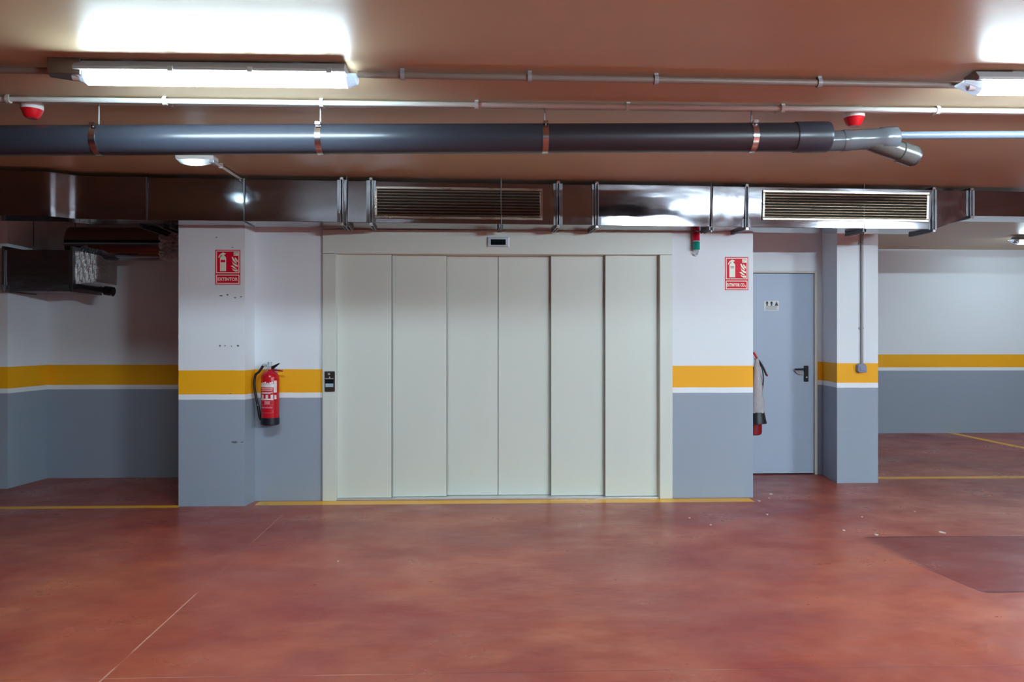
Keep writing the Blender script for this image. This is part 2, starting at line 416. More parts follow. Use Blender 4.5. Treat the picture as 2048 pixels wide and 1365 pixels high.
foot('wall_far', [(d_.x, YF), (15, YF), (15, YF+.2), (d_.x, YF+.2)], M['wr'])
foot('wall_right', [(14.8, -12), (15, -12), (15, YF), (14.8, YF)], M['wr'])
foot('wall_left', [(-12, -12), (-11.8, -12), (-11.8, YR), (-12, YR)], M['wl'])
foot('wall_rear', [(-12, -12.2), (15, -12.2), (15, -12), (-12, -12)], M['wr'])

# ------------------------------------------------------------------ lift door
def root_struct(name, loc, lab):
    o = bpy.data.objects.new(name, None); C.objects.link(o); o.location = loc; ORG[o.name] = Vector(loc); o['kind'] = 'structure'; o['label'] = lab; return o
yf = YW-.025
ld = root_struct('door_1', (0.1, YW, 0), 'wide cream lift door of six sliding panels')
x0, x1 = at(672, 700, yf).x, at(1320, 700, yf).x; zt = at(996, 509, yf).z
bm = box((XF0, yf, 0), (x0, YW+.16, zt)); obj('side_jamb', bm, M['lift'], ld, bevel=.003)
bm = box((x1, yf, 0), (XF1, YW+.16, zt)); obj('side_jamb', bm, M['lift'], ld, bevel=.003)
bm = box((XF0, yf, zt+.002), (XF1, YW+.16, ZF)); obj('header', bm, M['lift'], ld, bevel=.003)
seq = [(672, 783, 0), (783, 893, 1), (893, 995.5, 2), (996.5, 1102, 2), (1102, 1210.5, 1), (1210.5, 1320, 0)]
for pa, pb2, lay in seq:
    y = YW+.035+lay*.042
    xa, xb = at(pa, 700, y).x, at(pb2, 700, y).x
    if pa < 990:
        if lay: xa -= .05
        if not lay: xa -= .03
    else:
        if lay: xb += .05
        if not lay: xb += .03
    bm = box((xa, y, .012), (xb, y+.026, zt+.05)); dpn = obj('door_panel', bm, M['lift'], ld, bevel=.004)
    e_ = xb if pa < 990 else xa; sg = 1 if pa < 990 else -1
    bm = box((e_-.001 if sg > 0 else e_-.004, y+.006, .012), (e_+.004 if sg > 0 else e_+.001, y+.024, zt+.05)); plabel(obj('edge_shade', bm, M['lift_edge_shade'], dpn), 'dark strip drawn for the shadow line at the panel edge')
bm = box((x0, YW+.0, 0), (x1, YW+.17, .01)); plabel(obj('sill', bm, M['steel'], ld), 'thin metal sill under the panels')
# shaft closure behind the panels
struct('wall_shaft', box((XF0, YW+.17, 0), (XF1, YW+.25, ZF)), M['dark'])

# floor indicator
p = at(975, 494, yf-.015); q = at(1018, 475, yf-.015)
t = thing('floor_indicator', ((p.x+q.x)/2, yf, p.z), 'small silver-framed dark display above the middle of the lift door', 'display')
bm = bmesh.new(); prism(bm, [(p.x-.006, yf, p.z-.006), (q.x+.006, yf, p.z-.006), (q.x+.006, yf, q.z+.006), (p.x-.006, yf, q.z+.006)], (0, -.004, 0)); obj('back_plate', bm, M['white_pl'], t, bevel=.002)
bm = box((p.x, yf-.02, p.z), (q.x, yf-.004, q.z)); obj('bezel', bm, M['alu'], t, bevel=.006)
bm = box((p.x+.028, yf-.022, p.z+.016), (q.x-.028, yf-.0195, q.z-.018)); obj('screen', bm, M['screen'], t, bevel=.001)

# call panel
p = at(649, 784, yf-.012); q = at(669.5, 743, yf-.012)
t = thing('call_panel', ((p.x+q.x)/2, yf, p.z), 'dark bronze lift call panel with rounded corners on the left door jamb', 'call panel')
bm = box((p.x, yf-.014, p.z), (q.x, yf, q.z)); obj('face_plate', bm, M['panel_br'], t, bevel=.012, bseg=3)  # front plate of the call panel
def pr(u, v): return (p.x+(q.x-p.x)*u, p.z+(q.z-p.z)*v)
def pan(name, u0, v0, u1, v1, m, d=.003, bev=.0008):
    a, b = pr(u0, v0), pr(u1, v1); bm = box((a[0], yf-.014-d, a[1]), (b[0], yf-.0135, b[1])); return obj(name, bm, m, t, bevel=bev)
pan('screen', .07, .40, .86, .61, M['screen']); pan('chrome_strip', .06, .615, .88, .65, M['steel'])
pan('label_plate', .10, .23, .86, .40, M['paleblue'])
c_ = pr(.45, .86); bm = bmesh.new(); lathe(bm, [(0, 0), (.009, 0), (.009, .005), (.006, .008), (0, .008)], (c_[0], yf-.014, c_[1]), (0, -1, 0), 16); plabel(obj('button', bm, M['steel'], t, smooth=True), 'shiny round button')
pan('light_pipe', .46, .66, .56, .74, M['steel'])

# ------------------------------------------------------------------ service door
dx0 = XC+.03; yd = YD+.02
t = root_struct('door_2', (xdr-.4, YD, 0), 'pale blue steel service door in the recess right of the lift')
xh = at(1630, 700, YD).x
obj('leaf', box((XC-.05, YD+.012, .012), (xh-.008, YD+.055, zd-.006)), M['door'], t, bevel=.003)
bm = bmesh.new(); bx(bm, (xh-.006, YD-.012, 0), (xh+.022, YD+.08, zd+.018)); bx(bm, (XC-.05, YD-.012, zd), (xh-.006, YD+.08, zd+.018)); obj('frame', bm, M['frame'], t, bevel=.003)
yh = YD+.012
p = at(1608, 764, yh-.01); q = at(1617.5, 732, yh-.01)
hp = obj('handle_plate', box((p.x, yh-.01, p.z), (q.x, yh+.001, q.z)), M['blackpl'], t, bevel=.006)
cc = at(1613, 738.5, yh-.05); e = at(1590, 739, yh-.05); e2 = at(1589, 740, yh-.045)
bm = bmesh.new(); tube(bm, [(cc.x, yh-.005, cc.z), (cc.x, yh-.04, cc.z), (cc.x-.006, yh-.05, cc.z), (e.x, yh-.05, e.z)], .0085, 12); obj('lever', bm, M['blackpl'], hp, smooth=True)
bm = bmesh.new(); g = [at(1590, 741, yh-.03), at(1594, 747, yh-.03), at(1600, 750, yh-.03), at(1608, 749.5, yh-.03), at(1608, 746, yh-.03), at(1600, 744, yh-.03)]
prism(bm, g, (0, .012, 0)); obj('lever_guard', bm, M['cond_g'], hp, bevel=.001)
k_ = at(1613.5, 755, yh-.012); bm = bmesh.new(); lathe(bm, [(0, 0), (.0075, 0), (.0075, .005), (0, .005)], (k_.x, yh-.009, k_.z), (0, -1, 0), 14); obj('keyhole', bm, M['alu'], hp, smooth=True)
# notice on the door
p = at(1528, 622, yh-.002); q = at(1558, 602, yh-.002)
t = thing('paper_notice', ((p.x+q.x)/2, yh-.001, p.z), 'small white notice with three grey symbols on the pale blue door', 'notice')
bm = bmesh.new(); prism(bm, [(p.x, yh-.0015, p.z-.012), (p.x+.012, yh-.0015, p.z+.002), (q.x, yh-.0015, p.z+.004), (q.x, yh-.0015, q.z), (p.x, yh-.0015, q.z-.003)], (0, -.001, 0)); obj('sheet', bm, M['paper'], t)
W, Hh = q.x-p.x, q.z-p.z
def nr(u, v): return Vector((p.x+W*u, yh-.0027, p.z+Hh*v))
for u in (.12, .42):
    bm = bmesh.new(); prism(bm, [nr(u+.02, .5), nr(u+.14, .5), nr(u+.12, .68), nr(u+.17, .76), nr(u+.14, .90), nr(u+.08, .94), nr(u+.02, .90), nr(u-.01, .76), nr(u+.04, .68)], (0, -.0008, 0)); obj('symbol', bm, M['ink'], t)
bm = bmesh.new(); prism(bm, [nr(.70, .5), nr(.96, .5), nr(.83, .93)], (0, -.0008, 0)); plabel(obj('symbol', bm, M['ink'], t), 'triangular warning symbol')
bm = bmesh.new()
for v in (.40, .30, .20, .10): bx(bm, nr(.10, v), nr(.9-random.random()*.12, v+.05)+Vector((0, -.0008, 0)))
obj('printed_lines', bm, M['ink2'], t)

# ------------------------------------------------------------------ extinguisher signs
def sign(px0, py0, px1, py1, Y, words, label, ext_label):
    y = Y-.0025; a = at(px0, py1, y); b = at(px1, py0, y); W, Hh = b.x-a.x, b.z-a.z
    t = thing('extinguisher_sign', ((a.x+b.x)/2, Y, a.z), label, 'sign', 'red extinguisher signs')
    def P(u, v, d=0): return Vector((a.x+W*u, y-d, a.z+Hh*v))       # v up
    obj('plate', box(P(0, 0)+Vector((0, .0025, 0)), P(1, 1)), M['sign_red'], t)
    bm = bmesh.new()
    def ring(u0, v0, u1, v1, w):
        wu, wv = w, w*W/Hh
        for r in ((u0, v0, u1, v0+wv), (u0, v1-wv, u1, v1), (u0, v0+wv, u0+wu, v1-wv), (u1-wu, v0+wv, u1, v1-wv)): bx(bm, P(r[0], r[1]), P(r[2], r[3], .0008))
    ring(.035, .325, .965, .975, .035); ring(.035, .022, .965, .285, .035); obj('border', bm, M['sign_pale'], t)
    bm = bmesh.new()
    body = [(.19, .385), (.435, .385), (.435, .75)] + [(.35+.085*math.cos(s), .75+.07*math.sin(s)) for s in (.4, .8, 1.2)] + [(.345, .86), (.40, .865), (.425, .89), (.37, .905), (.315, .925), (.26, .905), (.18, .86), (.135, .80), (.13, .765), (.16, .775), (.21, .83), (.27, .85), (.27, .82)] + [(.275-.085*math.cos(s), .75+.07*math.sin(s)) for s in (1.2, .8, .4)] + [(.19, .75)]
    prism(bm, [P(u, v) for u, v in body], (0, -.0008, 0)); obj('extinguisher_symbol', bm, M['sign_pale'], t)
    if ext_label: 
        bm = bmesh.new(); bx(bm, P(.235, .665, .0008), P(.39, .675, .0012)); bx(bm, P(.235, .685, .0008), P(.39, .715, .0012)); bx(bm, P(.235, .650, .0008), P(.39, .657, .0012))
    else: bm = box(P(.215, .64, .0008), P(.395, .71, .0012))
    obj('symbol_window', bm, M['sign_red'] if not ext_label else M['sign_grey'], t)
    bm = bmesh.new()
    flames = [[(.66, .785), (.70, .80), (.76, .73), (.86, .62), (.865, .60), (.78, .63), (.70, .70)],
              [(.78, .79), (.83, .76), (.90, .70), (.90, .645), (.84, .67), (.79, .73)],
              [(.67, .68), (.73, .62), (.90, .56), (.90, .505), (.80, .53), (.71, .585)],
              [(.61, .535), (.70, .55), (.80, .49), (.875, .455), (.76, .455), (.69, .50)],
              [(.67, .47), (.74, .43), (.90, .435), (.90, .375), (.80, .375), (.71, .41)]]
    for f in flames: prism(bm, [P(u, v) for u, v in f], (0, -.0008, 0))
    obj('flame_symbol', bm, M['sign_pale'], t)
    bm = bmesh.new(); bx(bm, P(.74, .83), P(.92, .935, .0008)); o = obj('approval_mark', bm, M['sign_pale'], t)
    bm = bmesh.new()
    for v in (.915, .90, .885): bx(bm, P(.755, v, .0008), P(.905, v+.006, .0012))
    bx(bm, P(.755, .845, .0008), P(.81, .87, .0012)); obj('mark_lines', bm, M['sign_grey'], o)
    c = P(.5, .155, .0004)
    if words == 'EXTINTOR': bm = text_bm('EXTINTOR', Hh*.10, c, W*.80, .02)
    else:
        bm = text_bm('EXTINTOR CO', Hh*.10, P(.455, .155, .0004), W*.76, .025)
        b2 = text_bm('2', Hh*.055, P(.868, .118, .0004), W*.04, .025); me = bpy.data.meshes.new('t'); b2.to_mesh(me); b2.free(); bm.from_mesh(me); bpy.data.meshes.remove(me)
    obj('lettering', bm, M['sign_pale'], t)
sign(430.5, 500, 480.5, 569.5, YP, 'EXTINTOR', 'red and white EXTINTOR sign high on the left pillar', False)
sign(1450, 514.5, 1496.5, 580.5, YW, 'CO2', 'red and white EXTINTOR CO2 sign on the white wall right of the lift', True)

# ------------------------------------------------------------------ powder extinguisher
ye = 6.352
cb = at(540.5, 850, ye); zb = cb.z; zs = at(540, 757, ye).z; ztp = at(540, 745, ye).z
t = thing('fire_extinguisher', (cb.x, ye, zb), 'red fire extinguisher with black hose hanging on the wall left of the lift', 'fire extinguisher')
R = .0735; cx, cyy = cb.x, ye
bm = bmesh.new(); hb = zs-zb
lathe(bm, [(0, .02), (R-.01, .02), (R, .03), (R, hb), (R*.96, hb+.022), (R*.8, hb+.043), (R*.55, hb+.058), (R*.3, hb+.066), (.018, hb+.072), (.018, hb+.085), (0, hb+.085)], (cx, cyy, zb), seg=40)
obj('cylinder', bm, M['red'], t, smooth=True)
bm = bmesh.new(); lathe(bm, [(0, 0), (R-.006, 0), (R+.002, .008), (R+.002, .062), (R-.001, .064), (0, .064)], (cx, cyy, zb), seg=40); obj('base_skirt', bm, M['navy'], t, smooth=True)
zv = zb+hb+.075
bm = bmesh.new(); lathe(bm, [(0, 0), (.02, 0), (.02, .012), (.014, .016), (.014, .05), (.017, .052), (.017, .062), (0, .062)], (cx-.005, cyy, zv), seg=20); tube(bm, [(cx-.06, cyy, zv+.035), (cx+.0, cyy, zv+.035)], .012, 14)
lathe(bm, [(0, 0), (.017, 0), (.017, .012), (0, .014)], (cx-.005, cyy-.012, zv+.022), (0, -1, 0), 16)
obj('valve', bm, M['alu'], t, smooth=True)
def pp(px, py, y=ye): return at(px, py, y)
bm = bmesh.new(); g = [pp(534, 738), pp(546, 739.5), pp(549, 737), pp(560, 727.5), pp(558.5, 726.5), pp(546, 732), pp(541, 734)]
prism(bm, [v+Vector((0, -.010, 0)) for v in g], (0, .02, 0)); obj('squeeze_lever', bm, M['blackpl'], t, bevel=.002)
bm = bmesh.new(); g = [pp(546, 738), pp(556, 740), pp(566, 741.5), pp(567, 743), pp(564, 744), pp(555, 742.5), pp(546, 741.5)]
prism(bm, [v+Vector((0, -.010, 0)) for v in g], (0, .02, 0)); plabel(obj('carry_handle', bm, M['red_dk'], t, bevel=.002), 'dark red carry handle')
hp_ = [(cx-.055, cyy, zv+.035)] + [tuple(pp(x, y, ye+dy)) for x, y, dy in ((518, 744, 0), (511.5, 750, .0), (508.8, 762, 0), (509, 775, 0), (511.5, 792, 0), (515, 808, 0), (517, 820, .0))]
bm = bmesh.new(); tube(bm, smoothpath(hp_), .0105, 14); hs = obj('hose', bm, M['black'], t, smooth=True)
bm = bmesh.new(); tube(bm, [pp(515.5, 808, ye-.0), pp(517.5, 822), pp(519.5, 833), pp(522, 841)], .012, 14, rs=[.011, .0125, .0125, .010]); obj('nozzle', bm, M['blackpl'], hs, smooth=True)
bm = bmesh.new(); r_ = pp(515.4, 811, ye-.012); lathe(bm, [(0, 0), (.004, 0), (.003, .003), (0, .004)], r_, (0, -1, 0), 10); obj('rivet', bm, M['alu'], hs)
# curved prints on the cylinder: (angle from -Y in degrees, z fraction)
def patch(bm, a0, a1, z0, z1, rr=R+.0008, n=8):
    z0, z1 = zb+(z0)*hb, zb+(z1)*hb
    vs_ = []
    for i in range(n+1):
        a = math.radians(a0+(a1-a0)*i/n); vs_.append((bm.verts.new((cx+rr*math.sin(a), cyy-rr*math.cos(a), z0)), bm.verts.new((cx+rr*math.sin(a), cyy-rr*math.cos(a), z1)),
                                                    bm.verts.new((cx+(rr-.0015)*math.sin(a), cyy-(rr-.0015)*math.cos(a), z0)), bm.verts.new((cx+(rr-.0015)*math.sin(a), cyy-(rr-.0015)*math.cos(a), z1))))
    for A, B in zip(vs_, vs_[1:]):
        bm.faces.new((A[0], B[0], B[1], A[1])); bm.faces.new((A[2], A[3], B[3], B[2])); bm.faces.new((A[1], B[1], B[3], A[3])); bm.faces.new((A[0], A[2], B[2], B[0]))
    for A in (vs_[0], vs_[-1]): bm.faces.new((A[0], A[1], A[3], A[2]))
cyl = [o for o in C.objects if o.name == 'cylinder'][0]
bm = bmesh.new()
patch(bm, -62, 38, .815, .885)
for i, w0 in enumerate((-56, -38, -22, -6, 10, 22)): patch(bm, w0, w0+12, .89, .91+.012*(i % 3))
patch(bm, -48, 30, .775, .79); patch(bm, -48, 26, .745, .755)
patch(bm, -48, 30, .70, .712); patch(bm, -48, 18, .675, .688)
patch(bm, -60, 36, .545, .575)
for a0 in (-46, -14, 18): patch(bm, a0, a0+16, .578, .655)
patch(bm, 38, 60, .70, .955); patch(bm, 42, 58, .56, .65)
plabel(obj('white_print', bm, M['lab_w'], cyl, smooth=False), 'white instruction print and pictogram row')
bm = bmesh.new()
patch(bm, -50, 34, .44, .445); patch(bm, -22, 14, .455, .52); patch(bm, -50, 34, .525, .53)
for i, w0 in enumerate(range(-50, 30, 9)): patch(bm, w0, w0+6, .37, .395+.01*(i % 2))
patch(bm, -50, 34, .265, .270); patch(bm, 32, 34, .27, .33)
obj('pink_print', bm, M['lab_p'], cyl)
bm = box((cx-.02, cyy+.06, zb+.40), (cx+.02, YW+.001, zb+.44)); bx(bm, (cx-.03, YW-.006, zb+.36), (cx+.03, YW+.001, zb+.47)); obj('wall_bracket', bm, M['alu'], t)

# ------------------------------------------------------------------ CO2 extinguisher behind the corner
yc = 6.80
ce = at(1523, 860, yc); R2 = .076; ccx = ce.x-R2; zb2 = at(1515, 870, yc).z; ztop = at(1515, 745, yc).z
t = thing('fire_extinguisher', (ccx, yc, zb2), 'dark red carbon dioxide extinguisher half hidden behind the corner beside the service door', 'fire extinguisher')
bm = bmesh.new(); hh = ztop-zb2
lathe(bm, [(0, 0), (R2-.018, .0), (R2-.005, .01), (R2, .03), (R2, hh-.06), (R2*.9, hh-.02), (R2*.6, hh+.01), (.03, hh+.03), (.025, hh+.05), (0, hh+.05)], (ccx, yc, zb2), seg=36); obj('cylinder', bm, M['red_dk'], t, smooth=True)
bm = bmesh.new(); tube(bm, [(ccx, yc, ztop+.04), (ccx, yc, ztop+.13)], .02, 14); obj('valve', bm, M['alu'], t, smooth=True)
yq = yc-.05
bm = bmesh.new(); tube(bm, [at(1507, 705, yq), at(1513.5, 716, yq)], .010, 10); obj('trigger', bm, M['red'], t, smooth=True)
bm = bmesh.new(); tube(bm, smoothpath([at(1513, 717, yq), at(1520, 725, yq), at(1527, 737, yq), at(1533, 751, yq)]), .009, 10); hnd = obj('carry_handle', bm, M['blackpl'], t, smooth=True)
bm = bmesh.new(); tube(bm, [at(1533, 750, yq), at(1535, 752.5, yq)], .009, 10); obj('handle_tip', bm, M['red'], hnd, smooth=True)
# the discharge horn in its wrinkled cover, hanging in front
yo = yc-.12; hx = at(1514, 800, yo).x
bm = bmesh.new()
zz = [at(1514, y, yo).z for y in (718, 740, 765, 790, 810, 826)]; rr_ = [.014, .030, .042, .052, .062, .064]
for i, (z, r_) in enumerate(zip(zz, rr_)): pass
rings = []
for i in range(25):
    f = i/24*(len(zz)-1); j = min(int(f), len(zz)-2); u = f-j; z = zz[j]*(1-u)+zz[j+1]*u; r_ = rr_[j]*(1-u)+rr_[j+1]*u
    rings.append([bm.verts.new((hx+math.cos(s)*r_*(1+.07*math.sin(5*s+i*.9)+.04*math.sin(9*s-i*1.7)), yo+math.sin(s)*r_*(1+.07*math.sin(4*s+i)), z)) for s in (2*PI*k/28 for k in range(28))])
for A, B in zip(rings, rings[1:]):
    for k in range(28): bm.faces.new((A[k], A[(k+1) % 28], B[(k+1) % 28], B[k]))
bm.faces.new(rings[0]); bm.faces.new(rings[-1]); horn = obj('discharge_horn', bm, M['bag'], t, smooth=True); plabel(horn, 'grey wrinkled plastic covered horn')
bm = bmesh.new(); z0_ = at(1514, 847, yo).z; lathe(bm, [(0, 0), (.084, 0), (.084, .004), (.064, zz[-1]-z0_+.006), (0, zz[-1]-z0_+.006)], (hx, yo, z0_), seg=28); plabel(obj('horn_mouth', bm, M['black'], horn, smooth=True), 'black flared rim')
bm = bmesh.new(); tube(bm, smoothpath([(ccx+.02, yc-.02, ztop+.11), (hx+.05, yo+.02, ztop+.05), (hx+.058, yo, ztop-.05), (hx+.05, yo+.01, ztop-.16)]), .006, 8); obj('hose', bm, M['black'], t, smooth=True)
bm = box((XC-.001, yc-.03, zb2+.45), (ccx-R2+.006, yc+.03, zb2+.52)); obj('wall_bracket', bm, M['alu'], t)

# ------------------------------------------------------------------ traffic beacon
yb = YW-.04
t = thing('beacon_light', (at(1392, 511, yb).x, yb, at(1392, 511, yb).z), 'small red over green signal beacon on the wall right of the lift', 'signal light')
bxc = at(1392.5, 490, yb).x
z1, z2, z3, z4 = [at(1392, y, yb).z for y in (465.5, 483, 500, 511)]
bm = bmesh.new(); lathe(bm, [(0, 0), (.031, .0), (.032, .008), (.031, z1-z2-.008), (.024, z1-z2), (0, z1-z2)], (bxc, yb, z2+.003), seg=8); obj('red_lens', bm, M['red_gl'], t)
bm = bmesh.new(); lathe(bm, [(0, 0), (.031, .0), (.032, .006), (.032, z2-z3-.008), (.028, z2-z3-.003), (0, z2-z3-.003)], (bxc, yb, z3), seg=8); obj('green_lens', bm, M['green_gl'], t)
bm = bmesh.new(); lathe(bm, [(0, 0), (.024, 0), (.027, .006), (.027, .011), (0, .011)], (bxc, yb, z2-.005), seg=24); obj('collar', bm, M['alu'], t, smooth=True)
bm = bmesh.new(); tube(bm, smoothpath([(bxc-.018, yb+.0, z3+.002), (bxc-.014, yb+.02, z4+.014), (bxc+.004, yb+.028, z4+.002), (bxc+.018, yb+.024, z4+.014), (bxc+.02, yb+.0, z3+.002)]), .005, 10); tube(bm, [(bxc+.004, yb+.028, z4+.004), (bxc+.004, YW+.001, z4+.004)], .006, 10)
tube(bm, [(bxc, yb, z3+.03), (bxc, YW+.001, z3+.03)], .008, 10); obj('bracket', bm, M['alu'], t, smooth=True)

# ------------------------------------------------------------------ ventilation duct
A_ = at(400, 442, 5.94); B_ = at(1500, 455, 6.15)
dl_ = Vector((B_.x-A_.x, B_.y-A_.y, 0)).normalized(); dn_ = Vector((-dl_.y, dl_.x, 0))
def dp(px, depth=0.0, z=0.0):      # foot point on the duct's front plane, at px
    r = ray(px, CY); a = Vector((A_.x, A_.y, 0)); # solve r*t - (a + dl*s)
    det = r.x*(-dl_.y)+dl_.x*r.y; s_t = (a.x*(-dl_.y)+dl_.x*a.y)/det
    p = Vector((r.x*s_t, r.y*s_t, 0))+dn_*depth; p.z = z; return p
ZB, ZT = 2.307, 2.640
DD = .30
t = thing('ventilation_duct', dp(1000, .1, ZB), 'long galvanised duct with two grilles hung under the ceiling above the lift', 'duct')
def dseg(px0, px1, zb0=ZB, zb1=ZB, zt=ZT, f=0.0, b=DD, tilt=0.0):
    bm = bmesh.new()
    hexa(bm, [dp(px0, f, zb0), dp(px1, f, zb1), dp(px1, b, zb1), dp(px0, b, zb0), dp(px0, f-tilt, zt), dp(px1, f-tilt, zt), dp(px1, b, zt), dp(px0, b, zt)])
    return bm
def wpx(px, n): return px+n     # a shift in pixels along the duct
# left S-bend run
fr = []
for i in range(41):
    px = -260+(293+260)*i/40
    u = min(1, max(0, (px-104)/60)); sm = u*u*(3-2*u); fr.append((px, -.14*(1-sm)))
bm = bmesh.new(); sec = []
for px, off in fr:
    sec.append([bm.verts.new(dp(px, off, ZB)), bm.verts.new(dp(px, off, ZT)), bm.verts.new(dp(px, off+DD-.02, ZT)), bm.verts.new(dp(px, off+DD-.02, ZB))])
for a, b in zip(sec, sec[1:]):
    for k in range(4): bm.faces.new((a[k], a[(k+1) % 4], b[(k+1) % 4], b[k]))
bm.faces.new(sec[0]); bm.faces.new(sec[-1])
plabel(obj('offset_section', bm, M['duct'], t, smooth=True), 'duct section with a shallow S-bend at the left')
for a, b in ((293.5, 488), (488.6, 682), (686, 740), (745, 1114), (1118, 1191), (1195, 1420), (1424, 1490), (1494, 1862)):
    plug = obj('duct_section', dseg(a, b, tilt=.020 if a > 1190 else -.012), M['duct'], t, bevel=.0035)
bm = bmesh.new(); zr = at(1942, 432, dp(1942).y).z
hexa(bm, [dp(1868, 0, ZB), dp(1938, 0, zr), dp(1938, DD, zr), dp(1868, DD, ZB), dp(1868, 0, ZT), dp(1938, 0, ZT), dp(1938, DD, ZT), dp(1868, DD, ZT)]); plabel(obj('reducer_section', bm, M['duct'], t, bevel=.003), 'tapering duct section')
bm = bmesh.new(); hexa(bm, [dp(1943, 0, zr), dp(2600, 0, zr), dp(2600, DD, zr), dp(1943, DD, zr), dp(1943, 0, ZT), dp(2600, 0, ZT), dp(2600, DD, ZT), dp(1943, DD, ZT)]); plabel(obj('duct_section', bm, M['duct'], t, bevel=.003), 'shallower duct section at the right end')
def flange(px, w=.018, out=.022, zb=ZB, front=True):
    """a pair of angle rails round the duct at px"""
    bm = bmesh.new(); o = dp(px)
    for s in (-1, 1):
        c = o+dl_*(s*w*.55)
        for (d0, d1, z0, z1) in ((-out, 0.002, zb-out, ZT+out), (-out, DD+.01, zb-out, zb+.001), (-out, DD+.01, ZT-.001, ZT+out)):
            p0 = c-dl_*(w*.32)+dn_*d0; p1 = c+dl_*(w*.32)+dn_*d0; p2 = c+dl_*(w*.32)+dn_*d1; p3 = c-dl_*(w*.32)+dn_*d1
            hexa(bm, [Vector((q.x, q.y, z0)) for q in (p0, p1, p2, p3)]+[Vector((q.x, q.y, z1)) for q in (p0, p1, p2, p3)])
        c2 = c+dl_*(s*.016)   # web flat against the duct
        p0 = c2-dl_*.012-dn_*.004; p1 = c2+dl_*.012-dn_*.004; p2 = c2+dl_*.012+dn_*.001; p3 = c2-dl_*.012+dn_*.001
        hexa(bm, [Vector((q.x, q.y, zb-.003)) for q in (p0, p1, p2, p3)]+[Vector((q.x, q.y, ZT+.003)) for q in (p0, p1, p2, p3)])
    f = obj('flange', bm, M['rail'], t, bevel=.0015)
    for z in (zb-.012, ZT+.012):     # corner clips
        bm = bmesh.new(); q = o-dn_*(out+.004)
        hexa(bm, [Vector((v.x, v.y, z-.013)) for v in (q-dl_*.016, q+dl_*.016, q+dl_*.016+dn_*.03, q-dl_*.016+dn_*.03)]+[Vector((v.x, v.y, z+.010)) for v in (q-dl_*.010, q+dl_*.010, q+dl_*.010+dn_*.03, q-dl_*.010+dn_*.03)])
        obj('corner_clip', bm, M['chrome'], f, bevel=.003)
    return f
for px in (684, 742.5, 1116, 1193, 1492, 1865): flange(px)
flange(1940.5, zb=zr)
# standing seams
for px in (293.2, 488.3, 1422):
    bm = bmesh.new(); o = dp(px)
    for (d0, d1, z0, z1) in ((-.006, .002, ZB-.004, ZT), (-.006, DD, ZB-.005, ZB+.001)):
        p0 = o-dl_*.005+dn_*d0; p1 = o+dl_*.005+dn_*d0; p2 = o+dl_*.005+dn_*d1; p3 = o-dl_*.005+dn_*d1
        hexa(bm, [Vector((q.x, q.y, z0)) for q in (p0, p1, p2, p3)]+[Vector((q.x, q.y, z1)) for q in (p0, p1, p2, p3)])
    obj('standing_seam', bm, M['rail'], t)
# screws beside the flange at 1492
for px in (1492, 1866):
    o = dp(px)
    for s in (-1, 1):
        bm = bmesh.new()
        for k in range(9):
            z = ZB+.03+k*.024; c = o+dl_*(s*.034)-dn_*.002; lathe(bm, [(0, 0), (.0038, 0), (.003, .003), (0, .004)], Vector((c.x, c.y, z)), -dn_, 8)
        so = obj('screw_row', bm, M['chrome'], t); so['kind'] = 'stuff'
# hangers: rods in front, struts under the duct
def hanger(px, strut=True, rod=True, w=.30, zb=ZB):
    o = dp(px, -.012)
    bm = bmesh.new(); tube(bm, [Vector((o.x, o.y, zb-.03)), Vector((o.x, o.y, ZC-.0015))], .004, 8); tube(bm, [Vector((o.x, o.y, zb-.045)), Vector((o.x, o.y, zb-.03))], .009, 6)
    h = obj('hanger_rod', bm, M['rail'], t)
    if strut:
        bm = bmesh.new()
        for s in (-1, 1):
            c = o+dl_*(s*.014)
            p0 = c-dl_*.004-dn_*.01; p1 = c+dl_*.004-dn_*.01; p2 = c+dl_*.004+dn_*(w+.0); p3 = c-dl_*.004+dn_*(w+.0)
            hexa(bm, [Vector((q.x, q.y, zb-.03)) for q in (p0, p1, p2, p3)]+[Vector((q.x, q.y, zb-.004)) for q in (p0, p1, p2, p3)])
        p0 = o-dl_*.017-dn_*.012; p1 = o+dl_*.017-dn_*.012; p2 = o+dl_*.017+dn_*w; p3 = o-dl_*.017+dn_*w
        hexa(bm, [Vector((q.x, q.y, zb-.006)) for q in (p0, p1, p2, p3)]+[Vector((q.x, q.y, zb-.002)) for q in (p0, p1, p2, p3)])
        obj('support_channel', bm, M['rail'], t)
for px in (694, 1421, 1727): hanger(px, w=.21 if px == 1421 else .28)
hanger(1002, w=.26)
